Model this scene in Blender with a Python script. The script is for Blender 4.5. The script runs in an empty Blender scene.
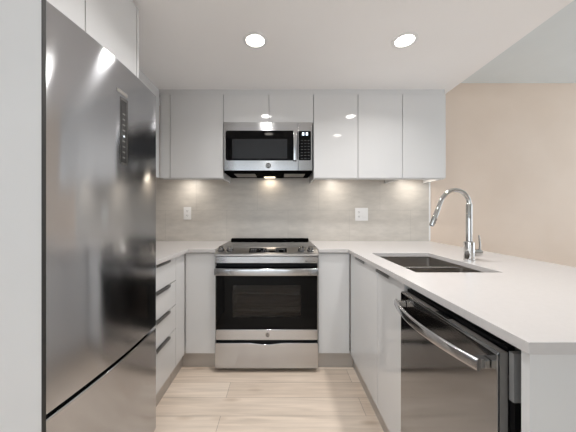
import bpy, bmesh, math, random
from mathutils import Vector, Matrix
C = bpy.context.scene
COL = C.collection
PI = math.pi

# ------------------------------------------------------------------ camera
F_PX, PPX, PPY, EYE = 260.0, 280.5, 214.5, 1.177
cam_d = bpy.data.cameras.new('camera')
cam = bpy.data.objects.new('camera', cam_d); COL.objects.link(cam)
cam.location = (0, 0, EYE); cam.rotation_euler = (PI / 2, 0, 0)
cam_d.sensor_fit = 'HORIZONTAL'; cam_d.sensor_width = 36.0
cam_d.lens = 36.0 * F_PX / 576.0
cam_d.shift_x = (288.0 - PPX) / 576.0
cam_d.shift_y = (PPY - 216.0) / 576.0
cam_d.clip_start = 0.02
C.camera = cam

# ------------------------------------------------------------------ view, world, daylight
C.view_settings.view_transform = 'Standard'
C.view_settings.look = 'None'
C.view_settings.gamma = 1.0
C.view_settings.exposure = 0.44
C.view_settings.use_curve_mapping = False
C.cycles.use_denoising = True
C.cycles.max_bounces = 10
C.cycles.diffuse_bounces = 6
C.cycles.glossy_bounces = 5
C.cycles.sample_clamp_indirect = 6.0

SKY_STRENGTH = 2.9
DOWNLIGHT_W = 3.6
PUCK_W = 0.7
w = bpy.data.worlds.new('sky'); C.world = w; w.use_nodes = True
bg = w.node_tree.nodes['Background']
bg.inputs['Color'].default_value = (0.84, 0.915, 1.0, 1)
bg.inputs['Strength'].default_value = SKY_STRENGTH

def portal(name, loc, rot, sx, sy):
    l = bpy.data.lights.new(name, 'AREA'); l.shape = 'RECTANGLE'; l.size = sx; l.size_y = sy
    l.cycles.is_portal = True
    o = bpy.data.objects.new(name, l); COL.objects.link(o); o.location = loc; o.rotation_euler = rot

# room extents (x right, y away from the camera, z up)
RX0, RX1, RY0, RY1 = -2.6, 4.0, -3.4, 2.6
CEIL, SOFF = 2.49, 2.265
WIN = {'left': (-2.6, -1.0, 0.4, 2.3), 'front': (-1.6, 0.6, 0.45, 2.2), 'right': (0.2, 2.1, 0.5, 2.3)}  # unseen windows, added and sized for the daylight they let in
portal('daylight_left', (RX0 - 0.02, -1.8, 1.35), (PI / 2, 0, -PI / 2), 1.6, 1.9)
portal('daylight_front', (-0.5, RY0 - 0.02, 1.325), (PI / 2, 0, 0), 2.2, 1.75)
portal('daylight_right', (RX1 + 0.02, 1.15, 1.4), (PI / 2, 0, PI / 2), 1.9, 1.8)

# ------------------------------------------------------------------ materials
def lin(c):
    return tuple(((v / 255) / 12.92 if v / 255 <= 0.04045 else ((v / 255 + 0.055) / 1.055) ** 2.4) for v in c) + (1.0,)

def mat(name, rgb, rough=0.5, metal=0.0, coat=0.0, aniso=0.0, ior=1.5, emit=None, estr=0.0, coat_rough=0.03):
    m = bpy.data.materials.new(name); m.use_nodes = True
    b = m.node_tree.nodes['Principled BSDF']
    b.inputs['Base Color'].default_value = lin(rgb)
    b.inputs['Roughness'].default_value = rough
    b.inputs['Metallic'].default_value = metal
    b.inputs['IOR'].default_value = ior
    b.inputs['Coat Weight'].default_value = coat
    b.inputs['Coat Roughness'].default_value = coat_rough
    b.inputs['Anisotropic'].default_value = aniso
    if emit:
        b.inputs['Emission Color'].default_value = lin(emit); b.inputs['Emission Strength'].default_value = estr
    return m

def nodes(m):
    nt = m.node_tree
    return nt, nt.nodes, nt.links, nt.nodes['Principled BSDF']

def coords(m, scale=(1, 1, 1), src='Object'):
    nt, N, L, b = nodes(m)
    tc = N.new('ShaderNodeTexCoord'); mp = N.new('ShaderNodeMapping')
    mp.inputs['Scale'].default_value = scale
    L.new(tc.outputs[src], mp.inputs['Vector'])
    return mp

def noise_tint(m, c0, c1, scale=(1, 1, 1), detail=4, nscale=5.0, bump=0.0, lo=0.35, hi=0.65):
    nt, N, L, b = nodes(m)
    mp = coords(m, scale)
    n = N.new('ShaderNodeTexNoise'); n.inputs['Scale'].default_value = nscale; n.inputs['Detail'].default_value = detail
    L.new(mp.outputs['Vector'], n.inputs['Vector'])
    r = N.new('ShaderNodeValToRGB')
    r.color_ramp.elements[0].color = lin(c0); r.color_ramp.elements[0].position = lo
    r.color_ramp.elements[1].color = lin(c1); r.color_ramp.elements[1].position = hi
    L.new(n.outputs['Fac'], r.inputs['Fac']); L.new(r.outputs['Color'], b.inputs['Base Color'])
    if bump:
        bp = N.new('ShaderNodeBump'); bp.inputs['Strength'].default_value = bump; bp.inputs['Distance'].default_value = 0.002
        L.new(n.outputs['Fac'], bp.inputs['Height']); L.new(bp.outputs['Normal'], b.inputs['Normal'])
    return m

def brushed(name, rgb, rough, scale, aniso=0.6, rot=0.25, spread=0.06):
    """steel with a fine brushed grain; scale stretches the grain"""
    m = mat(name, rgb, rough, 1.0, aniso=aniso)
    nt, N, L, b = nodes(m)
    b.inputs['Anisotropic Rotation'].default_value = rot
    mp = coords(m, scale)
    n = N.new('ShaderNodeTexNoise'); n.inputs['Scale'].default_value = 1.0; n.inputs['Detail'].default_value = 2
    L.new(mp.outputs['Vector'], n.inputs['Vector'])
    mr = N.new('ShaderNodeMapRange')
    mr.inputs['To Min'].default_value = rough - spread; mr.inputs['To Max'].default_value = rough + spread
    L.new(n.outputs['Fac'], mr.inputs['Value']); L.new(mr.outputs['Result'], b.inputs['Roughness'])
    return m

M = {}
M['gloss_white'] = noise_tint(mat('white_lacquer', (218, 217, 216), 0.035, coat=0.0, ior=1.5), (217, 216, 215), (219, 218, 217), nscale=2.0)
M['carcass'] = mat('white_board', (205, 203, 200), 0.5)
M['wall_white'] = noise_tint(mat('white_wall_paint', (229, 226, 224), 0.6), (228, 225, 223), (230, 227, 225), nscale=3)
M['wall_beige'] = noise_tint(mat('beige_wall_paint', (228, 209, 193), 0.7), (225, 206, 189), (230, 212, 196), nscale=2)
M['ceiling_main'] = noise_tint(mat('daylit_ceiling_paint', (222, 227, 228), 0.8), (220, 225, 226), (224, 229, 230), nscale=2)  # bluish daylight tint mixed into the ceiling colour
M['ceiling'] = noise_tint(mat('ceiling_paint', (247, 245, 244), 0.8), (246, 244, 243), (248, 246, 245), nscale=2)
M['quartz'] = noise_tint(mat('white_quartz', (204, 200, 198), 0.22), (203, 199, 197), (205, 201, 199), nscale=60, detail=6)
M['steel'] = brushed('brushed_steel', (191, 191, 192), 0.17, (4, 400, 400), aniso=0.85, spread=0.03)
M['fridge_steel'] = brushed('fridge_steel', (188, 189, 192), 0.13, (400, 4, 400), aniso=0.93, spread=0.015)
M['dark_steel'] = brushed('shade_darkened_steel', (146, 147, 149), 0.1, (400, 4, 400), aniso=0.4, spread=0.02)  # steel darkened in colour for dark reflections and shaded knobs
M['sink_steel'] = brushed('sink_steel', (176, 170, 164), 0.32, (6, 300, 300), aniso=0.3)
M['chrome'] = mat('chrome', (205, 203, 200), 0.04, 1.0)
M['aluminium'] = mat('pull_aluminium', (125, 123, 121), 0.3, 1.0)
M['kick'] = mat('grey_plinth', (184, 178, 172), 0.3, 0.3)
M['black_gloss'] = mat('black_glass', (5, 5, 6), 0.04, ior=1.24)
M['black'] = mat('black_plastic', (8, 8, 9), 0.4, ior=1.3)
M['dark_gap'] = mat('dark_gap_grey', (42, 40, 38), 0.6)
M['grey_metal'] = mat('grey_side_metal', (96, 95, 94), 0.4, 0.5)
M['screen_mesh'] = noise_tint(mat('microwave_screen', (44, 45, 47), 0.06, ior=1.3), (42, 43, 45), (48, 49, 51), nscale=900, detail=0)
M['white_plastic'] = mat('white_plastic', (236, 235, 234), 0.3)
M['touch'] = mat('touch_panel', (58, 57, 56), 0.15)
M['edge_grey'] = mat('door_edge_grey', (112, 108, 104), 0.4)
M['bracket'] = mat('bracket_grey', (128, 127, 126), 0.5)
M['satin_steel'] = brushed('satin_steel', (176, 172, 168), 0.36, (4, 400, 400), spread=0.04)
M['slot'] = mat('socket_grey', (104, 102, 100), 0.5)
M['lens'] = mat('lamp_lens', (255, 255, 255), 0.4, emit=(255, 247, 236), estr=12.0)
M['puck_lens'] = mat('puck_lens', (255, 255, 255), 0.4, emit=(255, 240, 215), estr=6.0)
M['hood_lens'] = mat('hood_lens', (255, 255, 255), 0.4, emit=(255, 236, 205), estr=1.3)
M['digit'] = mat('display_digit', (230, 235, 240), 0.4, emit=(225, 235, 245), estr=1.2)
M['matte_black'] = mat('matte_black', (7, 7, 7), 0.9, ior=1.06)
M['keypad_print'] = mat('keypad_print', (52, 52, 54), 0.5)
M['print'] = mat('grey_print', (118, 118, 120), 0.5)
M['burner'] = mat('burner_print', (26, 26, 27), 0.1)
M['filter'] = mat('grease_filter', (150, 146, 140), 0.4, 0.8)
M['cavity'] = mat('oven_enamel', (170, 150, 134), 0.4)
M['emblem'] = mat('emblem_metal', (95, 92, 90), 0.3, 0.9)
M['window_frame'] = mat('window_frame_white', (230, 230, 230), 0.4)

def glassy(name, tint, fac):
    m = bpy.data.materials.new(name); m.use_nodes = True
    nt = m.node_tree; N, L = nt.nodes, nt.links
    N.clear()
    out = N.new('ShaderNodeOutputMaterial'); t = N.new('ShaderNodeBsdfTransparent'); g = N.new('ShaderNodeBsdfGlossy'); mx = N.new('ShaderNodeMixShader')
    t.inputs['Color'].default_value = tint; g.inputs['Roughness'].default_value = 0.03
    g.inputs['Color'].default_value = (1, 1, 1, 1); mx.inputs['Fac'].default_value = fac
    L.new(t.outputs[0], mx.inputs[1]); L.new(g.outputs[0], mx.inputs[2]); L.new(mx.outputs[0], out.inputs['Surface'])
    return m
M['pane'] = glassy('window_pane', (0.97, 0.98, 0.98, 1), 0.04)
M['oven_pane'] = glassy('oven_pane', (0.50, 0.46, 0.43, 1), 0.02)

def tile_material():
    m = mat('stone_tile', (206, 200, 192), 0.35)
    nt, N, L, b = nodes(m)
    tc = N.new('ShaderNodeTexCoord')
    sep = N.new('ShaderNodeSeparateXYZ'); L.new(tc.outputs['Object'], sep.inputs[0])
    cmb = N.new('ShaderNodeCombineXYZ'); L.new(sep.outputs['X'], cmb.inputs['X']); L.new(sep.outputs['Z'], cmb.inputs['Y'])
    mp = N.new('ShaderNodeMapping'); mp.inputs['Location'].default_value = (0.23, -0.915, 0)
    L.new(cmb.outputs[0], mp.inputs['Vector'])
    br = N.new('ShaderNodeTexBrick'); br.offset = 0.5
    br.inputs['Scale'].default_value = 1.0
    br.inputs['Brick Width'].default_value = 0.61; br.inputs['Row Height'].default_value = 0.305
    br.inputs['Mortar Size'].default_value = 0.0012; br.inputs['Mortar Smooth'].default_value = 0.2
    br.inputs['Color1'].default_value = lin((202, 196, 188)); br.inputs['Color2'].default_value = lin((208, 202, 194))
    br.inputs['Mortar'].default_value = lin((180, 175, 168))
    L.new(mp.outputs['Vector'], br.inputs['Vector'])
    mp2 = N.new('ShaderNodeMapping'); mp2.inputs['Scale'].default_value = (3, 3, 9); L.new(tc.outputs['Object'], mp2.inputs['Vector'])
    n = N.new('ShaderNodeTexNoise'); n.inputs['Scale'].default_value = 2.2; n.inputs['Detail'].default_value = 7; n.inputs['Roughness'].default_value = 0.62
    L.new(mp2.outputs['Vector'], n.inputs['Vector'])
    r = N.new('ShaderNodeValToRGB')
    r.color_ramp.elements[0].color = (0.84, 0.84, 0.84, 1); r.color_ramp.elements[0].position = 0.33
    r.color_ramp.elements[1].color = (1.06, 1.06, 1.06, 1); r.color_ramp.elements[1].position = 0.7
    L.new(n.outputs['Fac'], r.inputs['Fac'])
    mx = N.new('ShaderNodeMix'); mx.data_type = 'RGBA'; mx.blend_type = 'MULTIPLY'; mx.inputs['Factor'].default_value = 0.8
    L.new(br.outputs['Color'], mx.inputs['A']); L.new(r.outputs['Color'], mx.inputs['B'])
    L.new(mx.outputs['Result'], b.inputs['Base Color'])
    return m
M['tile'] = tile_material()

def floor_material():
    m = mat('oak_planks', (214, 190, 165), 0.38)
    nt, N, L, b = nodes(m)
    tc = N.new('ShaderNodeTexCoord')
    mp = N.new('ShaderNodeMapping'); mp.inputs['Location'].default_value = (0.35, 0.001, 0); L.new(tc.outputs['Object'], mp.inputs['Vector'])
    br = N.new('ShaderNodeTexBrick'); br.offset = 0.37; br.offset_frequency = 2
    br.inputs['Scale'].default_value = 1.0
    br.inputs['Brick Width'].default_value = 1.35; br.inputs['Row Height'].default_value = 0.152
    br.inputs['Mortar Size'].default_value = 0.0011; br.inputs['Mortar Smooth'].default_value = 0.3
    br.inputs['Color1'].default_value = lin((224, 206, 188)); br.inputs['Color2'].default_value = lin((242, 227, 211))
    br.inputs['Mortar'].default_value = lin((140, 120, 102))
    L.new(mp.outputs['Vector'], br.inputs['Vector'])
    mp2 = N.new('ShaderNodeMapping'); mp2.inputs['Scale'].default_value = (1.6, 22, 1); L.new(tc.outputs['Object'], mp2.inputs['Vector'])
    n = N.new('ShaderNodeTexNoise'); n.inputs['Scale'].default_value = 1.5; n.inputs['Detail'].default_value = 6; n.inputs['Distortion'].default_value = 0.5
    L.new(mp2.outputs['Vector'], n.inputs['Vector'])
    r = N.new('ShaderNodeValToRGB')
    r.color_ramp.elements[0].color = (0.80, 0.78, 0.76, 1); r.color_ramp.elements[0].position = 0.32
    r.color_ramp.elements[1].color = (1.06, 1.06, 1.06, 1); r.color_ramp.elements[1].position = 0.68
    L.new(n.outputs['Fac'], r.inputs['Fac'])
    mx = N.new('ShaderNodeMix'); mx.data_type = 'RGBA'; mx.blend_type = 'MULTIPLY'; mx.inputs['Factor'].default_value = 0.85
    L.new(br.outputs['Color'], mx.inputs['A']); L.new(r.outputs['Color'], mx.inputs['B'])
    # knots
    mp3 = N.new('ShaderNodeMapping'); mp3.inputs['Scale'].default_value = (2.2, 7.5, 1); L.new(tc.outputs['Object'], mp3.inputs['Vector'])
    v = N.new('ShaderNodeTexVoronoi'); v.inputs['Scale'].default_value = 1.0; v.inputs['Randomness'].default_value = 1.0
    L.new(mp3.outputs['Vector'], v.inputs['Vector'])
    r2 = N.new('ShaderNodeValToRGB')
    r2.color_ramp.elements[0].color = (0.72, 0.66, 0.6, 1); r2.color_ramp.elements[0].position = 0.03
    r2.color_ramp.elements[1].color = (1, 1, 1, 1); r2.color_ramp.elements[1].position = 0.16
    L.new(v.outputs['Distance'], r2.inputs['Fac'])
    mx2 = N.new('ShaderNodeMix'); mx2.data_type = 'RGBA'; mx2.blend_type = 'MULTIPLY'; mx2.inputs['Factor'].default_value = 0.8
    L.new(mx.outputs['Result'], mx2.inputs['A']); L.new(r2.outputs['Color'], mx2.inputs['B'])
    L.new(mx2.outputs['Result'], b.inputs['Base Color'])
    return m
M['floor'] = floor_material()

# ------------------------------------------------------------------ mesh helpers
def box(bm, x0, x1, y0, y1, z0, z1):
    v = [bm.verts.new(p) for p in ((x0, y0, z0), (x1, y0, z0), (x1, y1, z0), (x0, y1, z0), (x0, y0, z1), (x1, y0, z1), (x1, y1, z1), (x0, y1, z1))]
    for f in ((3, 2, 1, 0), (4, 5, 6, 7), (0, 1, 5, 4), (1, 2, 6, 5), (2, 3, 7, 6), (3, 0, 4, 7)):
        bm.faces.new([v[i] for i in f])
    return bm

def B(*a):
    bm = bmesh.new()
    if a: box(bm, *a)
    return bm

def prism(bm, poly, axis, a0, a1):
    """poly: list of 2-D points; axis: 'x' -> (y,z), 'y' -> (x,z), 'z' -> (x,y)"""
    def p(u, t):
        return {'x': (t, u[0], u[1]), 'y': (u[0], t, u[1]), 'z': (u[0], u[1], t)}[axis]
    lo = [bm.verts.new(p(u, a0)) for u in poly]; hi = [bm.verts.new(p(u, a1)) for u in poly]
    n = len(poly)
    bm.faces.new(lo); bm.faces.new(hi[::-1])
    for i in range(n):
        bm.faces.new((lo[i], hi[i], hi[(i + 1) % n], lo[(i + 1) % n]))
    return bm

def rrect(x0, x1, z0, z1, r, n=5):
    pts = []
    for cx, cz, a0 in ((x1 - r, z1 - r, 0), (x0 + r, z1 - r, PI / 2), (x0 + r, z0 + r, PI), (x1 - r, z0 + r, 1.5 * PI)):
        for i in range(n + 1):
            a = a0 + PI / 2 * i / n
            pts.append((cx + r * math.cos(a), cz + r * math.sin(a)))
    return pts

def frame_ring(bm, outer, inner, axis, a0, a1):
    """prism with a hole; outer and inner have the same number of points"""
    def p(u, t):
        return {'x': (t, u[0], u[1]), 'y': (u[0], t, u[1]), 'z': (u[0], u[1], t)}[axis]
    n = len(outer)
    V = [[bm.verts.new(p(u, t)) for u in loop] for t in (a0, a1) for loop in (outer, inner)]
    o0, i0, o1, i1 = V
    for k in range(n):
        j = (k + 1) % n
        bm.faces.new((o0[k], o0[j], i0[j], i0[k])); bm.faces.new((o1[j], o1[k], i1[k], i1[j]))
        bm.faces.new((o0[j], o0[k], o1[k], o1[j])); bm.faces.new((i0[k], i0[j], i1[j], i1[k]))
    return bm

def sweep(bm, pts, section, up=(0, 0, 1), scales=None):
    """sweep a closed 2-D section (side, up) along pts"""
    pts = [Vector(p) for p in pts]; up = Vector(up); rings = []
    for i, p in enumerate(pts):
        t = (pts[min(i + 1, len(pts) - 1)] - pts[max(i - 1, 0)]).normalized()
        s = t.cross(up)
        if s.length < 1e-4: s = t.cross(Vector((0, 1, 0)))
        s.normalize(); u = s.cross(t).normalized()
        k = scales[i] if scales else 1.0
        rings.append([bm.verts.new(p + s * (a * k) + u * (b * k)) for a, b in section])
    n = len(section)
    for a, b in zip(rings, rings[1:]):
        for i in range(n):
            bm.faces.new((a[i], a[(i + 1) % n], b[(i + 1) % n], b[i]))
    bm.faces.new(rings[0][::-1]); bm.faces.new(rings[-1])
    return bm

def circ(r, n=20, ry=None):
    ry = r if ry is None else ry
    return [(r * math.cos(2 * PI * i / n), ry * math.sin(2 * PI * i / n)) for i in range(n)]

def tube(bm, pts, r, n=20, up=(0, 1, 0)):
    if isinstance(r, (int, float)):
        return sweep(bm, pts, circ(r, n), up)
    return sweep(bm, pts, circ(1.0, n), up, scales=r)

def smooth_path(P, k=8):
    P = [Vector(p) for p in P]; out = []
    for i in range(len(P) - 1):
        a, b, c, d = P[max(i - 1, 0)], P[i], P[i + 1], P[min(i + 2, len(P) - 1)]
        for j in range(k):
            t = j / k
            out.append(0.5 * ((2 * b) + (c - a) * t + (2 * a - 5 * b + 4 * c - d) * t * t + (3 * b - a - 3 * c + d) * t ** 3))
    out.append(P[-1]); return out

def lathe(bm, prof, cx, cy, n=32, closed=False):
    """prof: (r, z) from one end to the other, turned about the vertical through cx, cy"""
    rings = []
    for r, z in prof:
        rings.append([bm.verts.new((cx + r * math.cos(2 * PI * i / n), cy + r * math.sin(2 * PI * i / n), z)) for i in range(n)])
    seq = list(zip(rings, rings[1:])) + ([(rings[-1], rings[0])] if closed else [])
    for a, b in seq:
        for i in range(n):
            bm.faces.new((a[i], a[(i + 1) % n], b[(i + 1) % n], b[i]))
    if not closed:
        bm.faces.new(rings[0][::-1]); bm.faces.new(rings[-1])
    return bm

def cells(xs, ys, keep, z0, z1):
    bm = bmesh.new(); V = {}
    def v(i, j, k):
        if (i, j, k) not in V: V[i, j, k] = bm.verts.new((xs[i], ys[j], (z0, z1)[k]))
        return V[i, j, k]
    K = {(i, j) for i in range(len(xs) - 1) for j in range(len(ys) - 1) if keep(i, j)}
    for i, j in K:
        bm.faces.new((v(i, j, 1), v(i + 1, j, 1), v(i + 1, j + 1, 1), v(i, j + 1, 1)))
        bm.faces.new((v(i, j, 0), v(i, j + 1, 0), v(i + 1, j + 1, 0), v(i + 1, j, 0)))
        for (di, dj), (p, q) in (((0, -1), ((i, j), (i + 1, j))), ((1, 0), ((i + 1, j), (i + 1, j + 1))), ((0, 1), ((i + 1, j + 1), (i, j + 1))), ((-1, 0), ((i, j + 1), (i, j)))):
            if (i + di, j + dj) not in K:
                bm.faces.new((v(*p, 0), v(*q, 0), v(*q, 1), v(*p, 1)))
    return bm

ORIGIN = {}
def thing(name, label, cat, loc=(0, 0, 0), group=None):
    o = bpy.data.objects.new(name, None); COL.objects.link(o); o.location = loc
    o.empty_display_size = 0.1
    o['label'] = label; o['category'] = cat
    if group: o['group'] = group
    ORIGIN[o.name] = Vector(loc)
    return o

def obj(name, bm, m, parent=None, bevel=0.0, seg=2, label=None, angle=32):
    while parent is not None and parent.parent is not None and parent.parent.parent is not None:
        parent = parent.parent                      # thing > part > sub-part, no deeper
    bmesh.ops.recalc_face_normals(bm, faces=bm.faces[:])
    off = ORIGIN[parent.name] if parent is not None else Vector((0, 0, 0))
    if off.length: bmesh.ops.translate(bm, verts=bm.verts[:], vec=-off)
    me = bpy.data.meshes.new(name); bm.to_mesh(me); bm.free()
    for p in me.polygons: p.use_smooth = True
    me.set_sharp_from_angle(angle=math.radians(angle))
    o = bpy.data.objects.new(name, me); COL.objects.link(o)
    me.materials.append(M[m] if isinstance(m, str) else m)
    if parent is not None: o.parent = parent
    ORIGIN[o.name] = off
    if bevel:
        md = o.modifiers.new('edge', 'BEVEL'); md.width = bevel; md.segments = seg; md.limit_method = 'ANGLE'; md.angle_limit = math.radians(35)
        md.harden_normals = True
    if label: o['label'] = label
    return o

def struct(name, bm, m, bevel=0.0, label=None, parent=None):
    o = obj(name, bm, m, parent, bevel); o['kind'] = 'structure'
    if label: o['label'] = label
    return o

def tag(o, label, cat, group=None):
    o['label'] = label; o['category'] = cat
    if group: o['group'] = group
    return o

def copy_tree(o, parent=None):
    c = o.copy(); COL.objects.link(c)
    if parent is not None: c.parent = parent
    for ch in list(o.children): copy_tree(ch, c)
    return c

def text_mesh(body, size, loc, rot, depth=0.0006):
    cu = bpy.data.curves.new('lettering', 'FONT'); cu.body = body; cu.size = size; cu.extrude = depth
    cu.align_x = 'CENTER'; cu.align_y = 'CENTER'
    t = bpy.data.objects.new('lettering', cu)
    COL.objects.link(t)
    bpy.context.view_layer.update()
    me = bpy.data.meshes.new_from_object(t.evaluated_get(bpy.context.evaluated_depsgraph_get()))
    bpy.data.objects.remove(t)
    bm = bmesh.new(); bm.from_mesh(me); bpy.data.meshes.remove(me); bpy.data.curves.remove(cu)
    bmesh.ops.transform(bm, verts=bm.verts[:], matrix=Matrix.Translation(loc) @ rot.to_4x4())
    return bm
from mathutils import Euler
FACE_FRONT = Euler((PI / 2, 0, 0)).to_matrix()       # lettering that faces the camera side (-y)
FACE_RIGHT = Euler((PI / 2, 0, PI / 2)).to_matrix()  # lettering that faces +x

# ------------------------------------------------------------------ the room
T = 0.1
KX = -1.39                      # kitchen side wall
struct('floor', B(RX0 - T, RX1 + T, RY0 - T, RY1 + T, -0.1, 0), 'floor')
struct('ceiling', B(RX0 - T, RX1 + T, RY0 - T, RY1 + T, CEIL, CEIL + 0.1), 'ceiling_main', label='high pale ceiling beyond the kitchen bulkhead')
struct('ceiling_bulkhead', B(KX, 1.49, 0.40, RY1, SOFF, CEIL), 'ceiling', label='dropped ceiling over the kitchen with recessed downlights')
struct('wall_back', B(RX0 - T, RX1 + T, RY1, RY1 + T, 0, CEIL), 'wall_beige', label='beige painted wall beyond the peninsula')
bm = B(KX - T, KX, 0.85, RY1, 0, CEIL)
struct('wall_left', bm, 'wall_white')
bm = bmesh.new(); prism(bm, [(RX0, 0.736), (-0.677, 0.736), (-0.677, 0.748), (-0.80, 0.748), (-1.36, 0.750), (-1.39, 0.85), (RX0, 0.85)], 'z', 0, CEIL)
struct('wall_fridge', bm, 'wall_white', label='white wall panel standing beside the refrigerator')
struct('gap_shade', B(-0.677, -0.6745, 0.7362, 0.7482, 0, CEIL), 'dark_gap', label='dark strip standing for the shaded gap between white wall panel and refrigerator')  # dark colour stands in for shade in the gap, no real trim
x0, x1, z4, z5 = WIN['front']
bm = bmesh.new(); frame_ring(bm, [(RX0 - T, 0), (RX1 + T, 0), (RX1 + T, CEIL), (RX0 - T, CEIL)], [(x0, z4), (x1, z4), (x1, z5), (x0, z5)], 'y', RY0 - T, RY0)
struct('wall_front', bm, 'wall_white')
y0, y1, z0, z1 = WIN['left']
bm = bmesh.new(); frame_ring(bm, [(RY0, 0), (0.85, 0), (0.85, CEIL), (RY0, CEIL)], [(y0, z0), (y1, z0), (y1, z1), (y0, z1)], 'x', RX0 - T, RX0)
struct('wall_hall', bm, 'wall_white')
y2, y3, z2, z3 = WIN['right']
bm = bmesh.new(); frame_ring(bm, [(RY0, 0), (RY1, 0), (RY1, CEIL), (RY0, CEIL)], [(y2, z2), (y3, z2), (y3, z3), (y2, z3)], 'x', RX1, RX1 + T)
struct('wall_right', bm, 'wall_white')
def window(name, axis, a0, a1, b0, b1, t0, t1, n):  # frame and panes for the added windows, all out of view
    bm = bmesh.new(); f = 0.05
    frame_ring(bm, [(a0, b0), (a1, b0), (a1, b1), (a0, b1)], [(a0 + f, b0 + f), (a1 - f, b0 + f), (a1 - f, b1 - f), (a0 + f, b1 - f)], axis, t0, t1)
    for i in range(1, n):
        c = a0 + (a1 - a0) * i / n
        if axis == 'y': box(bm, c - 0.025, c + 0.025, t0 + 0.01, t1 - 0.01, b0 + f, b1 - f)
        else: box(bm, t0 + 0.01, t1 - 0.01, c - 0.025, c + 0.025, b0 + f, b1 - f)
    o = struct(name, bm, 'window_frame')
    tm = (t0 + t1) / 2
    g = B(a0 + f, a1 - f, tm - 0.003, tm + 0.003, b0 + f, b1 - f) if axis == 'y' else B(tm - 0.003, tm + 0.003, a0 + f, a1 - f, b0 + f, b1 - f)
    obj('pane', g, 'pane', o)
window('unseen_window_1', 'x', y0, y1, z0, z1, RX0 - 0.08, RX0 - 0.03, 3)
window('unseen_window_2', 'x', y2, y3, z2, z3, RX1 + 0.03, RX1 + 0.08, 3)
window('unseen_window_3', 'y', x0, x1, z4, z5, RY0 - 0.08, RY0 - 0.03, 4)
struct('wall_backsplash', B(KX, 1.476, 2.588, RY1 + 0.001, 0.88, 1.60), 'tile', label='grey stone-look tiled backsplash behind the range')
struct('trim_2', B(1.476, 1.492, 2.586, RY1 + 0.001, 0.915, 1.50), 'white_plastic', label='white edge strip where the tiled backsplash ends')
bm = B(-1.055, 1.428, 2.262, 2.31, 2.2195, SOFF + 0.001); box(bm, KX, -1.055, 1.40, 2.31, 2.2195, SOFF + 0.001)
struct('trim_3', bm, 'gloss_white', label='white filler strip between the wall cabinets and the ceiling')

# ------------------------------------------------------------------ wall cabinets
ZB, ZT, DF, DT = 1.493, 2.218, 2.25, 0.019         # bottom, top, door face, door thickness
G = 0.0024                                          # half gap between doors
GW = 'white gloss wall cabinets'
def wall_unit(label, x0, x1, zb, doors, filler=None, ends=(True, True)):
    r = thing('wall_cabinet', label, 'cabinet', ((x0 + x1) / 2, DF, zb), GW)
    if zb > ZB + 0.1:
        obj('carcass', B(x0 + 0.001, x1 - 0.001, DF + DT + 0.002, 2.586, zb + 0.002, ZT), 'carcass', r, 0.001)
    else:
        # bottom board set up inside the side panels, a light rail hiding the lamps in front
        obj('carcass', B(x0 + 0.02, x1 - 0.02, DF + DT + 0.02, 2.586, 1.540, ZT), 'carcass', r, 0.001)
        for a, b in [e for e, on in zip(((x0 + 0.001, x0 + 0.019), (x1 - 0.019, x1 - 0.001)), ends) if on]:
            obj('side_panel', B(a, b, DF + DT + 0.001, 2.586, 1.486, ZT), 'gloss_white', r, 0.001)
        obj('light_rail', B(x0 + 0.02, x1 - 0.02, DF + DT + 0.001, DF + DT + 0.019, 1.484, 1.539), 'gloss_white', r, 0.001)
    for a, b in doors:
        obj('door', B(a + G, b - G, DF, DF + DT, zb, ZT), 'gloss_white', r, 0.0012)
    if filler:
        obj('filler_panel', B(filler[0], filler[1] - G, DF + 0.002, DF + DT, zb, ZT), 'gloss_white', r, 0.001)
    return r
wall_unit('white gloss wall cabinet with filler strip in the corner beside the refrigerator', -1.043, -0.493, ZB, [(-0.956, -0.493)], (-1.043, -0.956), (False, True))
wall_unit('short white two-door wall cabinet directly above the microwave', -0.493, 0.2856, 1.972, [(-0.493, -0.0995), (-0.0995, 0.2856)])
wall_unit('white two-door wall cabinet immediately right of the microwave', 0.2856, 1.056, ZB, [(0.2856, 0.671), (0.671, 1.056)])
wall_unit('white single-door wall cabinet at the end, next to the beige wall', 1.056, 1.432, ZB, [(1.056, 1.432)])
# side run above the left counter
r = thing('wall_cabinet', 'white wall cabinet on the side wall beyond the refrigerator, mostly hidden', 'cabinet', (-1.2, 1.8, ZB), GW)
obj('carcass', B(KX + 0.002, -1.067, 1.392, 2.245, 1.540, ZT), 'carcass', r, 0.001)
obj('door', B(-1.065, -1.045, 1.392, 1.815, ZB, ZT), 'gloss_white', r, 0.0012)
obj('door', B(-1.065, -1.045, 1.819, 2.246, ZB, ZT), 'gloss_white', r, 0.0012)
# cabinet over the refrigerator
r = thing('wall_cabinet', 'deep white two-door cabinet above the refrigerator', 'cabinet', (-1.0, 1.06, 1.83), GW)
obj('carcass', B(KX + 0.002, -0.767, 0.756, 1.346, 1.832, 2.25), 'carcass', r, 0.001)
obj('door', B(-0.765, -0.745, 0.757, 0.993 - G, 1.83, 2.25), 'gloss_white', r, 0.0012)
obj('door', B(-0.765, -0.745, 0.993 + G, 1.345, 1.83, 2.25), 'gloss_white', r, 0.0012)
tag(obj('gable_panel', B(KX + 0.002, -0.743, 1.3475, 1.3655, 1.82, 2.254), 'gloss_white', None, 0.001), 'narrow white panel closing the far side of the cabinet above the refrigerator', 'panel')

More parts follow.
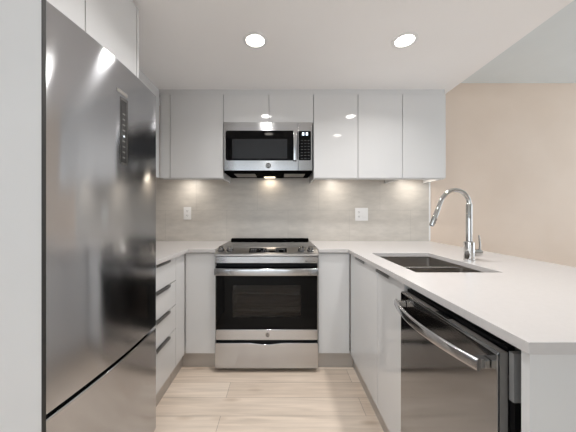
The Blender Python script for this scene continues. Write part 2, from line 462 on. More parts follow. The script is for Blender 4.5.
# ------------------------------------------------------------------ base cabinets
ZK, ZC = 0.12, 0.886
XL, XR, YF = -0.727, 0.530, 1.98                     # door faces: left run, right run, back run
GB = 'white gloss base cabinets'
def pull_x(parent, x, y0, y1, z, sgn):
    """edge pull on the top edge of a front that faces +x (sgn=1) or -x (sgn=-1)"""
    bm = bmesh.new()
    xs = sorted((x - sgn * 0.018, x + sgn * 0.014)); box(bm, xs[0], xs[1], y0, y1, z, z + 0.002)
    xs = sorted((x + sgn * 0.012, x + sgn * 0.014)); box(bm, xs[0], xs[1], y0, y1, z - 0.012, z + 0.001)
    obj('handle', bm, 'aluminium', parent, 0.0005, label='thin dark metal edge pull')
r = thing('base_cabinet', 'white drawer cabinet with four drawers standing just past the refrigerator', 'cabinet', (-1.05, 1.6, 0), GB)
obj('carcass', B(KX + 0.002, XL - 0.022, 1.392, 1.805, ZK, ZC), 'carcass', r, 0.001)
edges = [0.12, 0.386, 0.553, 0.722, 0.884]
for a, b in zip(edges, edges[1:]):
    d = obj('drawer', B(XL - 0.02, XL, 1.394, 1.805, a + 0.001, b - 0.004), 'gloss_white', r, 0.0012)
    pull_x(d, XL, 1.50, 1.69, b - 0.004, 1)
obj('toe_kick', B(XL - 0.05, XL - 0.034, 1.392, 1.805, 0.0, ZK), 'kick', r)
r = thing('base_cabinet', 'white corner base cabinet with narrow door left of the range', 'cabinet', (-0.9, 2.2, 0), GB)
bm = cells([KX + 0.002, XL - 0.022, -0.497], [1.809, YF + 0.022, 2.586], lambda i, j: not (i == 1 and j == 0), ZK, ZC)
obj('carcass', bm, 'carcass', r, 0.001)
obj('filler_panel', B(XL - 0.02, XL, 1.809, 1.970, ZK, ZC - 0.002), 'gloss_white', r, 0.0012)
obj('door', B(XL + 0.004, -0.497, YF, YF + 0.02, ZK, ZC - 0.004), 'gloss_white', r, 0.0012)
bm = cells([XL - 0.05, XL - 0.034, -0.497], [1.809, YF + 0.03, YF + 0.046], lambda i, j: not (i == 1 and j == 0), 0, ZK)
obj('toe_kick', bm, 'kick', r)
r = thing('base_cabinet', 'narrow white single-door base cabinet right of the range', 'cabinet', (0.4, YF, 0), GB)
obj('carcass', B(0.289, XR - 0.002, YF + 0.022, 2.586, ZK, ZC), 'carcass', r, 0.001)
obj('door', B(0.289, XR - 0.004, YF, YF + 0.02, ZK, ZC - 0.004), 'gloss_white', r, 0.0012)
obj('toe_kick', B(0.289, XR + 0.028, YF + 0.03, YF + 0.046, 0, ZK), 'kick', r)
r = thing('base_cabinet', 'white two-door sink base cabinet between the corner and the dishwasher', 'cabinet', (0.8, 1.5, 0), GB)
bm = B(XR + 0.022, 1.12, 1.112, 1.130, ZK, ZC); box(bm, XR + 0.022, 1.12, 1.94, 1.958, ZK, ZC); box(bm, XR + 0.022, 1.12, 1.1305, 1.9395, ZK, ZK + 0.018); box(bm, 1.102, 1.12, 1.1305, 1.9395, ZK + 0.0185, ZC)
obj('carcass', bm, 'carcass', r)
d = obj('door', B(XR, XR + 0.02, 1.417 + G, YF - 0.012, ZK, ZC - 0.006), 'gloss_white', r, 0.0012)
pull_x(d, XR, 1.615, 1.80, ZC - 0.006, -1)
d = obj('door', B(XR, XR + 0.02, 1.113, 1.417 - G, ZK, ZC - 0.006), 'gloss_white', r, 0.0012)
pull_x(d, XR, 1.247, 1.41, ZC - 0.006, -1)
obj('toe_kick', B(XR + 0.03, XR + 0.046, 1.112, 2.006, 0, ZK), 'kick', r)
tag(obj('end_panel', B(0.5235, 1.12, 0.546, 0.566, 0, 0.888), 'gloss_white', None, 0.001), 'white end panel of the peninsula, facing forward under the countertop corner', 'panel')
tag(obj('back_panel', B(1.122, 1.142, 0.546, 2.586, 0, 0.888), 'gloss_white', None, 0.001), 'long white panel on the living-room side of the peninsula', 'panel')

# ------------------------------------------------------------------ countertops
CT0, CT1 = 0.8895, 0.915
HX0, HX1, HY0, HY1 = 0.615, 1.010, 1.176, 1.771
bm = cells([KX + 0.001, -0.701, -0.493], [1.372, 1.96, 2.587], lambda i, j: not (i == 1 and j == 0), CT0, CT1)
tag(obj('countertop', bm, 'quartz', None, 0.0015), 'small L-shaped white countertop between the refrigerator and the range', 'countertop', 'white countertops')
bm = cells([0.2865, 0.509, HX0, HX1, 1.465], [0.533, HY0, HY1, 1.96, 2.587], lambda i, j: not (i == 0 and j < 3) and not (i == 2 and j == 1), CT0, CT1)
tag(obj('countertop', bm, 'quartz', None, 0.0015), 'long white peninsula countertop holding the sink and faucet', 'countertop', 'white countertops')

# ------------------------------------------------------------------ sink
r = thing('sink', 'undermount stainless double-bowl sink set into the peninsula countertop', 'sink', (0.81, 1.47, CT0))
def bowl(x0, x1, y0, y1, zb, zt):
    bm = bmesh.new(); R0 = rrect(x0, x1, y0, y1, 0.018, 4)
    def ring(pts, z): return [bm.verts.new((p[0], p[1], z)) for p in pts]
    def inset(d, rr): return rrect(x0 + d, x1 - d, y0 + d, y1 - d, rr, 4)
    L = [ring(R0, zt), ring(R0, zb + 0.02), ring(inset(0.006, 0.016), zb + 0.006), ring(inset(0.022, 0.012), zb)]
    outer = [ring(inset(-0.0015, 0.0195), zt), ring(inset(-0.0015, 0.0195), zb - 0.002)]
    n = len(R0)
    for a, b in list(zip(L, L[1:])) + [(outer[1], outer[0]), (outer[0], L[0])]:
        for i in range(n): bm.faces.new((a[i], a[(i + 1) % n], b[(i + 1) % n], b[i]))
    bm.faces.new(L[-1]); bm.faces.new(outer[1][::-1])
    return bm
SY = 1.465
b1 = obj('bowl', bowl(HX0 - 0.004, HX1 + 0.004, SY + 0.010, HY1 + 0.004, 0.70, 0.880), 'sink_steel', r)
b2 = obj('bowl', bowl(HX0 - 0.004, HX1 + 0.004, HY0 - 0.004, SY - 0.010, 0.70, 0.880), 'sink_steel', r)
obj('divider', B(HX0 - 0.005, HX1 + 0.005, SY - 0.0085, SY + 0.0085, 0.84, 0.8815), 'steel', r, 0.003)
bm = cells([HX0 - 0.03, HX0 - 0.0055, HX1 + 0.0055, HX1 + 0.03], [HY0 - 0.03, HY0 - 0.0055, HY1 + 0.0055, HY1 + 0.03], lambda i, j: not (i == 1 and j == 1), 0.880, 0.8893)
obj('rim', bm, 'sink_steel', r)
for b, yy in ((b1, 1.62), (b2, 1.315)):
    bm = bmesh.new(); lathe(bm, [(0.002, 0.7015), (0.028, 0.7015), (0.034, 0.7035), (0.044, 0.7035), (0.044, 0.7008), (0.002, 0.7008)], 0.81, yy, 28)
    obj('drain', bm, 'chrome', b)

# ------------------------------------------------------------------ faucet
FX, FY = 1.088, 1.50
r = thing('faucet', 'tall chrome pull-down gooseneck faucet on the peninsula countertop', 'faucet', (FX, FY, CT1))
bm = bmesh.new(); lathe(bm, [(0.029, 0.9152), (0.029, 0.921), (0.0265, 0.924), (0.0265, 1.018), (0.022, 1.022), (0.016, 1.023)], FX, FY)
base = obj('base', bm, 'chrome', r)
bm = bmesh.new(); tube(bm, [(1.088, FY, 1.0235), (1.088, FY, 1.10), (1.088, FY, 1.236), (1.088, FY, 1.240)], [0.0158, 0.0158, 0.0158, 0.0135], 24); obj('column', bm, 'chrome', r)
P = [(1.088, 1.2405), (1.087, 1.250), (1.080, 1.272), (1.052, 1.305), (1.008, 1.318), (0.968, 1.307), (0.935, 1.272), (0.917, 1.232), (0.908, 1.204)]
path = smooth_path([(a, FY, b) for a, b in P], 8)
bm = bmesh.new(); tube(bm, path, 0.0118, 22); obj('spout', bm, 'chrome', r)
d0, d1 = Vector((0.911, FY, 1.214)), Vector((0.871, FY, 1.113))
bm = bmesh.new(); tube(bm, [d0, d0.lerp(d1, 0.05), d0.lerp(d1, 0.5), d0.lerp(d1, 0.95), d1], [0.0122, 0.0130, 0.0134, 0.0140, 0.0130], 24)
sh = obj('spray_head', bm, 'chrome', r)
for t in (0.62, 0.8):
    c = d0.lerp(d1, t) + Vector((0.0118, 0, -0.0045))
    bm = bmesh.new(); tube(bm, [c - Vector((0.003, 0, -0.001)), c + Vector((0.0022, 0, -0.0009))], 0.0055, 14); obj('button', bm, 'black', sh, label='dark spray button')
bm = bmesh.new(); tube(bm, [d1 - (d1 - d0).normalized() * 0.001, d1 + (d1 - d0).normalized() * 0.002], 0.0100, 20); obj('nozzle', bm, 'black', sh)
bm = bmesh.new(); tube(bm, [(FX + 0.015, FY, 0.957), (FX + 0.050, FY, 0.957), (FX + 0.066, FY, 0.957), (FX + 0.071, FY, 0.957)], [0.021, 0.021, 0.0195, 0.014], 24, up=(0, 0, 1))
lv = obj('lever_hub', bm, 'chrome', r)
bm = bmesh.new(); tube(bm, [(FX + 0.058, FY - 0.004, 0.972), (FX + 0.058, FY - 0.006, 1.00), (FX + 0.048, FY - 0.012, 1.058)], [0.0062, 0.0055, 0.0042], 14); obj('lever', bm, 'chrome', lv)

# ------------------------------------------------------------------ refrigerator
FY0, FY1, FTOP = 0.752, 1.342, 1.803
FY1 = 1.374
r = thing('refrigerator', 'tall bottom-freezer refrigerator with bowed brushed stainless front', 'refrigerator', (-1.0, 1.06, 0))
XN, XF, BUL = -0.683, -0.657, 0.022
def bow_x(y):
    t = (y - FY0) / (FY1 - FY0)
    return XN + (XF - XN) * t + BUL * (1 - (2 * t - 1) ** 2) * 0.75
def door_poly(y0, y1, n=24):
    front = [(bow_x(y0 + (y1 - y0) * i / n), y0 + (y1 - y0) * i / n) for i in range(n + 1)]
    return front + [(-0.735, y1), (-0.735, y0)]
obj('body', B(KX + 0.03, -0.742, FY0 + 0.004, FY1 - 0.03, 0.03, 1.78), 'grey_metal', r, 0.003)
bm = bmesh.new(); prism(bm, door_poly(FY0, FY1), 'z', 0.592, FTOP)
dr = obj('door', bm, 'fridge_steel', r, 0.004, 3)
bm = bmesh.new(); prism(bm, door_poly(FY0, FY1), 'z', 0.05, 0.578)
fz = obj('freezer_drawer', bm, 'fridge_steel', r, 0.004, 3)
obj('gasket', B(-0.741, -0.700, FY0 + 0.006, FY1 - 0.006, 0.56, 0.61), 'black', r)
obj('grip_channel', B(-0.735, -0.705, FY0 + 0.02, FY1 - 0.02, 0.578, 0.592), 'black', fz)
for fx in (-1.30, -0.80):
    for fy in (0.80, 1.28): obj('foot', B(fx, fx + 0.04, fy, fy + 0.04, 0, 0.03), 'black', r)
# slim touch panel let into the door
def on_door(y0, y1, z0, z1, lift, n=6):
    bm = bmesh.new()
    pts = [(bow_x(y0 + (y1 - y0) * i / n) + lift, y0 + (y1 - y0) * i / n) for i in range(n + 1)]
    prism(bm, pts + [(p[0] - 0.004 - lift, p[1]) for p in pts[::-1]], 'z', z0, z1)
    return bm
CY0, CY1 = 1.060, 1.108
cp = obj('control_panel', on_door(CY0, CY1, 1.385, 1.660, 0.0012), 'aluminium', dr, label='slim dark vertical touch panel')
tsx = obj('touch_strip', on_door(CY0 + 0.004, CY1 - 0.010, 1.392, 1.648, 0.0022), 'touch', cp)
bm = bmesh.new()
for k in range(9):
    t_ = on_door(1.072, 1.088, 1.41 + 0.0225 * k, 1.416 + 0.0225 * k, 0.0028, 2)
    me = bpy.data.meshes.new('lettering'); t_.to_mesh(me); t_.free(); bm.from_mesh(me); bpy.data.meshes.remove(me)
obj('touch_lettering', bm, 'slot', cp)
obj('status_light', on_door(1.077, 1.084, 1.498, 1.505, 0.003, 2), 'digit', cp, label='small white status light')
obj('badge', on_door(1.040, 1.106, 1.672, 1.686, 0.0012), 'filter', dr, label='pale badge above the touch panel')

# ------------------------------------------------------------------ range
def rx(px): return (px - PPX) * 1.92 / F_PX
X0, X1 = -0.490, 0.2835
r = thing('range', 'stainless slide-in electric range with glass oven door under the microwave', 'range', (-0.103, 2.2, 0))
# body built as a shell round the oven cavity
bm = B(X0 + 0.002, X0 + 0.03, 1.975, 2.57, 0.03, 0.86); box(bm, X1 - 0.03, X1 - 0.002, 1.975, 2.57, 0.03, 0.86)
box(bm, X0 + 0.03, X1 - 0.03, 2.545, 2.57, 0.03, 0.86); box(bm, X0 + 0.03, X1 - 0.03, 1.975, 2.545, 0.03, 0.225); box(bm, X0 + 0.03, X1 - 0.03, 1.975, 2.545, 0.80, 0.86)
obj('body', bm, 'steel', r)
bm = B(X0 + 0.05, X1 - 0.05, 2.0, 2.5, 0.001, 0.0295); obj('plinth', bm, 'black', r)
bm = bmesh.new(); frame_ring(bm, [(X0 + 0.031, 0.2255), (X1 - 0.031, 0.2255), (X1 - 0.031, 0.7995), (X0 + 0.031, 0.7995)], [(X0 + 0.07, 0.29), (X1 - 0.07, 0.29), (X1 - 0.07, 0.74), (X0 + 0.07, 0.74)], 'y', 1.978, 2.50)
box(bm, X0 + 0.07, X1 - 0.07, 2.48, 2.50, 0.29, 0.74)
cav = obj('oven_cavity', bm, 'cavity', r)
for zz in (0.43, 0.565):
    bm = bmesh.new()
    for k in range(14):
        y = 2.0 + 0.46 * k / 13
        tube(bm, [(X0 + 0.072, y, zz), (X1 - 0.072, y, zz)], 0.0028, 8, up=(0, 0, 1))
    tube(bm, [(X0 + 0.12, 2.0, zz - 0.004), (X0 + 0.12, 2.46, zz - 0.004)], 0.003, 8, up=(0, 0, 1)); tube(bm, [(X1 - 0.12, 2.0, zz - 0.004), (X1 - 0.12, 2.46, zz - 0.004)], 0.003, 8, up=(0, 0, 1))
    obj('oven_rack', bm, 'chrome', cav)
# cooktop
ct = obj('cooktop', B(X0 + 0.004, X1 - 0.004, 2.035, 2.572, 0.9165, 0.925), 'black_gloss', r, 0.001)
bm = B(X0, X1, 2.02, 2.572, 0.861, 0.916); obj('cooktop_frame', bm, 'steel', r)
for cx, cy, rr in ((-0.29, 2.16, 0.10), (0.09, 2.16, 0.085), (-0.29, 2.42, 0.075), (0.09, 2.42, 0.09)):
    bm = bmesh.new(); lathe(bm, [(rr, 0.9251), (rr, 0.9254), (rr - 0.003, 0.9254), (rr - 0.003, 0.9251)], cx, cy, 40, True)
    obj('burner_ring', bm, 'burner', ct)
bm = bmesh.new(); prism(bm, [(2.505, 0.926), (2.515, 0.942), (2.574, 0.944), (2.574, 0.926)], 'x', X0 + 0.012, X1 - 0.012)
vt = obj('rear_vent', bm, 'matte_black', r, 0.002)
bm = B(-0.23, 0.02, 2.53, 2.56, 0.9442, 0.9455); obj('vent_slot', bm, 'dark_gap', vt)
# sloped control panel
pf, pb = (1.925, 0.882), (2.033, 0.9255)
bm = bmesh.new(); prism(bm, [pf, pb, (2.033, 0.862), (1.955, 0.862), (1.925, 0.868)], 'x', X0, X1)
cpn = obj('control_panel', bm, 'satin_steel', r, 0.002)
sl = Vector((0, pb[0] - pf[0], pb[1] - pf[1])).normalized(); nr = Vector((0, -sl.z, sl.y))
def slope_pt(x, t, lift=0.0):
    p = Vector((x, pf[0] + (pb[0] - pf[0]) * t, pf[1] + (pb[1] - pf[1]) * t)) + nr * lift
    return p
def slope_box(x0, x1, t0, t1, h0, h1):
    bm = bmesh.new()
    v = [bm.verts.new(slope_pt(x, t, h)) for h in (h0, h1) for x, t in ((x0, t0), (x1, t0), (x1, t1), (x0, t1))]
    for f in ((3, 2, 1, 0), (4, 5, 6, 7), (0, 1, 5, 4), (1, 2, 6, 5), (2, 3, 7, 6), (3, 0, 4, 7)): bm.faces.new([v[i] for i in f])
    return bm
ds = obj('display', slope_box(-0.238, 0.048, 0.22, 0.78, -0.002, 0.0012), 'black_gloss', cpn, 0.0008)
bm = bmesh.new(); random.seed(4)
for row, t in ((0, 0.36), (1, 0.58)):
    for k in range(17):
        x = -0.225 + 0.0155 * k
        if random.random() < 0.8:
            b2_ = slope_box(x, x + random.uniform(0.006, 0.011), t, t + 0.07, 0.0012, 0.0016)
            me = bpy.data.meshes.new('lettering'); b2_.to_mesh(me); b2_.free(); bm.from_mesh(me); bpy.data.meshes.remove(me)
obj('display_lettering', bm, 'print', ds)
for x in (-0.452, -0.385, 0.158, 0.228):
    c0 = slope_pt(x, 0.5); bm = bmesh.new()
    tube(bm, [c0 + nr * -0.001, c0 + nr * 0.004, c0 + nr * 0.005, c0 + nr * 0.024, c0 + nr * 0.027], [0.026, 0.026, 0.0205, 0.019, 0.0165], 28, up=(1, 0, 0))
    k = obj('knob', bm, 'dark_steel', cpn)
    bm = bmesh.new(); a = c0 + nr * 0.026; 
    tube(bm, [a - sl * 0.015, a + sl * 0.015], 0.005, 10, up=(1, 0, 0)); obj('grip_ridge', bm, 'chrome', k)
obj('front_trim', B(X0 + 0.002, X1 - 0.002, 1.948, 1.974, 0.812, 0.861), 'steel', r, 0.002)
obj('badge', B(0.185, 0.262, 1.9465, 1.948, 0.817, 0.832), 'filter', r, label='small pale badge strip')
obj('gap_liner', B(X0 + 0.006, X1 - 0.006, 1.962, 1.974, 0.78, 0.812), 'black', r)
# oven door
DX0, DX1, DY, DZ0, DZ1 = X0 + 0.006, X1 - 0.006, 1.932, 0.244, 0.792
WX0, WX1, WZ0, WZ1 = rx(232), rx(301), 0.412, 0.650
GX0, GX1, GZ0, GZ1 = DX0 + 0.004, DX1 - 0.004, 0.3215, 0.785
bm = B(DX0, DX1, DY, DY + 0.04, DZ0, 0.321)
od = obj('oven_door', bm, 'steel', r, 0.002)
bm = bmesh.new(); frame_ring(bm, [(GX0, GZ0), (GX1, GZ0), (GX1, GZ1), (GX0, GZ1)], [(WX0, WZ0), (WX1, WZ0), (WX1, WZ1), (WX0, WZ1)], 'y', DY + 0.001, DY + 0.04)
obj('door_glass', bm, 'black_gloss', od, label='black glass front with viewing window')
obj('viewing_window', B(WX0, WX1, DY + 0.0025, DY + 0.0045, WZ0, WZ1), 'oven_pane', od)
for a in (DX0, DX1 - 0.0038): obj('side_rail', B(a, a + 0.0038, DY, DY + 0.04, 0.3212, DZ1), 'steel', od)
n = 24; hp = []
for i in range(n + 1):
    t = i / n; hp.append((DX0 + 0.002 + (DX1 - DX0 - 0.004) * t, DY - 0.030 - 0.014 * (1 - (2 * t - 1) ** 2), 0.757))
sec = rrect(-0.009, 0.009, -0.0265, 0.0265, 0.008, 4)
bm = bmesh.new(); sweep(bm, hp, sec, (0, 0, 1)); hd = obj('handle', bm, 'steel', od, label='wide flat steel handle bar')
for x in (DX0 + 0.03, DX1 - 0.03):
    obj('bracket', B(x - 0.018, x + 0.018, DY - 0.026, DY + 0.0008, 0.742, 0.772), 'steel', hd, 0.003)
def emblem(parent, x, y, z, R):
    bm = bmesh.new(); prism(bm, [(x + a, z + b) for a, b in circ(R, 32)], 'y', y - 0.001, y + 0.0005)
    e = obj('emblem', bm, 'emblem', parent, label='round grey monogram badge')
    bm = bmesh.new(); frame_ring(bm, [(x + a, z + b) for a, b in circ(R, 32)], [(x + a, z + b) for a, b in circ(R * 0.86, 32)], 'y', y - 0.0018, y - 0.0009)
    obj('emblem_ring', bm, 'chrome', e)
    obj('emblem_letters', text_mesh('GE', R * 1.15, Vector((x, y - 0.0014, z)), FACE_FRONT, 0.0005), 'chrome', e)
emblem(od, rx(267.5), DY, 0.283, 0.017)
obj('drawer_gap', B(X0 + 0.006, X1 - 0.006, 1.955, 1.974, 0.2, 0.243), 'black', r)
# storage drawer with a dipped top edge
n = 24; top = []
for i in range(n + 1):
    t = i / n; x = X0 + 0.004 + (X1 - X0 - 0.008) * t
    u = max(0, 1 - abs(t - 0.5) / 0.18); top.append((x, 0.222 - 0.012 * (u * u * (3 - 2 * u))))
bm = bmesh.new(); prism(bm, [(X0 + 0.004, 0.035), (X1 - 0.004, 0.035)] + top[::-1], 'y', 1.930, 1.972)
obj('storage_drawer', bm, 'steel', r, 0.002)

# ------------------------------------------------------------------ microwave
def mx_(px): return (px - PPX) * 2.22 / F_PX
def mz(py): return EYE - (py - PPY) * 2.22 / F_PX
MX0, MX1, MZ0, MZ1, MY = mx_(223.7), mx_(312.2), mz(171.2), mz(122.2), 2.22
r = thing('microwave', 'stainless over-the-range microwave mounted under the short wall cabinet', 'microwave', ((MX0 + MX1) / 2, 2.4, MZ0))
obj('body', B(MX0, MX1, 2.252, 2.586, MZ0 + 0.004, MZ1), 'grey_metal', r)
SX = mx_(298.2)
md = obj('door', B(MX0, SX - 0.001, MY, 2.25, MZ0 + 0.006, MZ1), 'steel', r, 0.002)
bm = bmesh.new(); prism(bm, rrect(mx_(225.6), mx_(297.6), mz(160.5), mz(130.6), 0.016), 'y', MY - 0.0012, MY + 0.003); gl = obj('door_glass', bm, 'black_gloss', md)
bm = bmesh.new(); prism(bm, rrect(mx_(232.2), mx_(287.2), mz(158.6), mz(139.0), 0.003), 'y', MY - 0.0018, MY + 0.002); obj('screen', bm, 'screen_mesh', gl, label='dark grey perforated viewing screen')
hx = mx_(294.9); bm = bmesh.new()
pts = [(hx, MY - 0.028 - 0.010 * (1 - (2 * i / 16 - 1) ** 2), mz(160.8) + (mz(130.2) - mz(160.8)) * i / 16) for i in range(17)]
sweep(bm, pts, rrect(-0.0155, 0.0155, -0.007, 0.007, 0.006, 4), (0, 1, 0)); hd = obj('handle', bm, 'steel', md, label='vertical steel handle bar')
for z in (mz(158), mz(133)): obj('bracket', B(hx - 0.008, hx + 0.008, MY - 0.026, MY - 0.0013, z - 0.012, z + 0.012), 'steel', hd, 0.002)
emblem(md, mx_(268.3), MY, mz(165.6), 0.026)
cpn = obj('control_panel', B(SX + 0.001, MX1, MY, 2.25, MZ0 + 0.006, MZ1), 'steel', r, 0.002)
bm = bmesh.new(); prism(bm, rrect(mx_(298.7), mx_(311), mz(160.3), mz(131), 0.010), 'y', MY - 0.0012, MY + 0.003); kp = obj('keypad', bm, 'black_gloss', cpn)
for ro in range(7):
    for co in range(3):
        bm = bmesh.new()
        x = mx_(300.9) + co * 0.029; z = mz(140.5) - ro * 0.0255
        box(bm, x, x + 0.017, MY - 0.0016, MY - 0.001, z - 0.004, z + 0.003)
        obj('key', bm, 'keypad_print', kp, label='faint grey keypad key')
bm = bmesh.new()
def seg7(bm, x, z, wd, h, segs):
    t = 0.0045
    S = {'a': (x, x + wd, z + h - t, z + h), 'g': (x, x + wd, z + h / 2 - t / 2, z + h / 2 + t / 2), 'd': (x, x + wd, z, z + t), 'f': (x, x + t, z + h / 2, z + h), 'b': (x + wd - t, x + wd, z + h / 2, z + h), 'e': (x, x + t, z, z + h / 2), 'c': (x + wd - t, x + wd, z, z + h / 2)}
    for s in segs: a = S[s]; box(bm, a[0], a[1], MY - 0.0018, MY - 0.0011, a[2], a[3])
seg7(bm, mx_(302.2), mz(135.3), 0.0165, 0.023, 'abcdef'); seg7(bm, mx_(305.9), mz(135.3), 0.0165, 0.023, 'abcdef')
obj('clock_digits', bm, 'digit', kp, label='lit pale clock digits')
# underside: black lip, tray, two filters, lamp
ud = obj('underside', B(MX0, MX1, MY + 0.004, 2.58, MZ0 - 0.010, MZ0 + 0.0035), 'matte_black', r, 0.003)
for a, b in ((236, 256), (284, 304)):
    bm = bmesh.new(); xx0, xx1 = (a - PPX) * 2.4 / F_PX, (b - PPX) * 2.4 / F_PX
    bm = B(xx0, xx1, 2.30, 2.50, MZ0 - 0.0125, MZ0 - 0.0102); obj('grease_filter', bm, 'filter', ud)
xx0, xx1 = (264 - PPX) * 2.45 / F_PX, (275 - PPX) * 2.45 / F_PX
lp = obj('lamp_cover', B(xx0, xx1, 2.47, 2.56, MZ0 - 0.0135, MZ0 - 0.0102), 'hood_lens', ud, label='glowing cooktop lamp cover')
l = bpy.data.lights.new('hood_lamp_light', 'AREA'); l.shape = 'RECTANGLE'; l.size = 0.09; l.size_y = 0.05; l.energy = 0.25; l.color = (1.0, 0.86, 0.7)
lo = bpy.data.objects.new('hood_lamp_light', l); COL.objects.link(lo); lo.location = ((xx0 + xx1) / 2, 2.515, MZ0 - 0.017)

# ------------------------------------------------------------------ dishwasher
r = thing('dishwasher', 'stainless built-in dishwasher with a bowed bar handle in the peninsula', 'dishwasher', (0.8, 0.85, 0))
WY0, WY1, WX = 0.606, 1.092, 0.505
obj('tub', B(0.552, 1.09, 0.575, 1.106, 0.09, 0.872), 'grey_metal', r, 0.002)
bm = bmesh.new()
prism(bm, [(WX, 0.115), (WX, 0.850), (WX + 0.004, 0.8555), (WX + 0.007, 0.8555), (WX + 0.007, 0.115)], 'y', WY0, WY1)
dd = obj('door', bm, 'dark_steel', r, 0.002)
obj('door_frame', B(WX + 0.0073, WX + 0.026, WY0 + 0.0005, WY1, 0.115, 0.8553), 'edge_grey', dd, 0.001, label='grey edge of the door')
obj('control_strip', B(WX + 0.028, 0.550, WY0 + 0.004, WY1, 0.80, 0.866), 'black', r, 0.001)
obj('latch', B(WX + 0.008, WX + 0.022, 0.80, 0.86, 0.8556, 0.858), 'black', dd)
obj('mounting_bracket', B(0.5275, 0.5545, 0.588, 0.601, 0.75, 0.862), 'bracket', r, 0.001)
obj('side_seal', B(0.532, 0.5545, 0.590, 0.604, 0.10, 0.7495), 'black', r)
n = 28; hp = []
HY_0, HY_1 = 0.622, 1.068
for i in range(n + 1):
    t = i / n
    hp.append((WX - 0.030 - 0.034 * (1 - (2 * t - 1) ** 2), HY_0 + (HY_1 - HY_0) * t, 0.817))
bm = bmesh.new(); sweep(bm, hp, rrect(-0.0075, 0.0075, -0.0145, 0.0145, 0.006, 4), (0, 0, 1))
hd = obj('handle', bm, 'steel', dd, label='polished bowed bar handle')
for y in (HY_0 + 0.014, HY_1 - 0.014):
    obj('handle_post', B(WX - 0.034, WX - 0.0005, y - 0.012, y + 0.012, 0.806, 0.828), 'chrome', hd, 0.003)
obj('toe_kick', B(XR + 0.03, XR + 0.046, 0.568, 1.106, 0, 0.085), 'kick', r)

# ------------------------------------------------------------------ outlets
def plate(label, name, cat, px, py, wd, h):
    k = 2.588 / F_PX
    x, z = (px - PPX) * k, EYE - (py - PPY) * k
    r = thing(name, label, cat, (x, 2.588, z))
    bm = bmesh.new(); prism(bm, rrect(x - wd / 2, x + wd / 2, z - h / 2, z + h / 2, 0.005, 4), 'y', 2.582, 2.5878)
    obj('cover_plate', bm, 'white_plastic', r, 0.0015); return r, x, z
def duplex(r, x, z):
    for s in (0.0215, -0.0215):
        bm = bmesh.new(); prism(bm, rrect(x - 0.0165, x + 0.0165, z + s - 0.0145, z + s + 0.0145, 0.008, 5), 'y', 2.5808, 2.5825)
        f = obj('receptacle', bm, 'white_plastic', r, 0.0005)
        bm = B(x - 0.0085, x - 0.005, 2.5803, 2.581, z + s - 0.003, z + s + 0.007); box(bm, x + 0.005, x + 0.0085, 2.5803, 2.581, z + s - 0.003, z + s + 0.007)
        box(bm, x - 0.0028, x + 0.0028, 2.5803, 2.581, z + s - 0.0105, z + s - 0.006)
        obj('slot', bm, 'slot', f)
r, x, z = plate('white single-gang outlet plate on the tiles left of the range', 'wall_outlet', 'outlet', 187.5, 213.3, 0.075, 0.125)
duplex(r, x, z)
r, x, z = plate('white double-gang outlet and switch plate on the tiles right of the range', 'wall_outlet', 'outlet', 361.4, 214.3, 0.128, 0.128)
duplex(r, x - 0.026, z)
bm = bmesh.new(); prism(bm, [(2.5826, z - 0.033), (2.579, z - 0.03), (2.5815, z + 0.033), (2.5826, z + 0.033)], 'x', x + 0.0105, x + 0.0435); obj('rocker', bm, 'white_plastic', r, 0.0005)

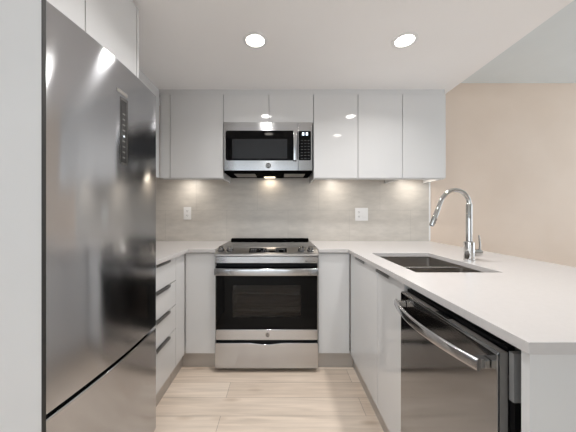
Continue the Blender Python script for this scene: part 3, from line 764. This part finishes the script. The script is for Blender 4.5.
# ------------------------------------------------------------------ downlights
GD = 'recessed ceiling downlights'
def downlight(label, x, y):
    r = thing('downlight', label, 'ceiling light', (x, y, SOFF), GD)
    bm = bmesh.new(); lathe(bm, [(0.078, SOFF + 0.0005), (0.077, SOFF - 0.003), (0.074, SOFF - 0.004), (0.0565, SOFF - 0.0030), (0.0565, SOFF + 0.0005)], x, y, 40, True)
    obj('trim_ring', bm, 'white_plastic', r)
    bm = bmesh.new(); lathe(bm, [(0.056, SOFF - 0.0004), (0.056, SOFF - 0.0012), (0.03, SOFF - 0.0014), (0.001, SOFF - 0.0014)], x, y, 40); obj('lens', bm, 'lens', r)
    return r
d0 = downlight('round white downlight in the kitchen ceiling above the range side, left of two', -0.158, 1.626)
spots = [(0.777, 1.626, 'round white downlight in the kitchen ceiling above the sink, right of two'),
         (-0.158, 0.930, 'round downlight overhead, out of frame, mirrored in the microwave'),
         (0.777, 0.930, 'round downlight overhead, out of frame, mirrored lower in the wall cabinets')]
for x, y, lb in spots:
    c = copy_tree(d0); c.location = (x, y, SOFF); c['label'] = lb
for x, y in [(-0.158, 1.626)] + [s[:2] for s in spots]:
    l = bpy.data.lights.new('downlight_beam', 'AREA'); l.shape = 'DISK'; l.size = 0.10; l.energy = DOWNLIGHT_W; l.color = (1.0, 0.99, 0.985); l.spread = math.radians(143)
    o = bpy.data.objects.new('downlight_beam', l); COL.objects.link(o); o.location = (x, y, SOFF - 0.004)

# ------------------------------------------------------------------ puck lights under the wall cabinets
GP = 'puck lights under the wall cabinets'
PY_, PZ = 2.43, 1.540
def puck(label, x):
    r = thing('puck_light', label, 'light', (x, PY_, PZ), GP)
    bm = bmesh.new(); lathe(bm, [(0.034, PZ + 0.0018), (0.034, PZ - 0.006), (0.030, PZ - 0.009), (0.026, PZ - 0.009), (0.026, PZ + 0.0018)], x, PY_, 28, True)
    obj('housing', bm, 'white_plastic', r)
    bm = bmesh.new(); lathe(bm, [(0.0255, PZ - 0.003), (0.0255, PZ - 0.007), (0.001, PZ - 0.0072)], x, PY_, 28); obj('lens', bm, 'puck_lens', r)
    return r
p0 = puck('small round puck light under the corner wall cabinet left of the microwave', -0.88)
for x, lb in ((0.525, 'small round puck light under the wall cabinet right of the microwave'), (1.27, 'small round puck light under the end wall cabinet by the beige wall')):
    c = copy_tree(p0); c.location = (x, PY_, PZ); c['label'] = lb
for x in (-0.88, 0.525, 1.27):
    l = bpy.data.lights.new('puck_beam', 'AREA'); l.shape = 'DISK'; l.size = 0.06; l.energy = PUCK_W; l.color = (1.0, 0.94, 0.86)
    o = bpy.data.objects.new('puck_beam', l); COL.objects.link(o); o.location = (x, PY_, PZ - 0.0105)
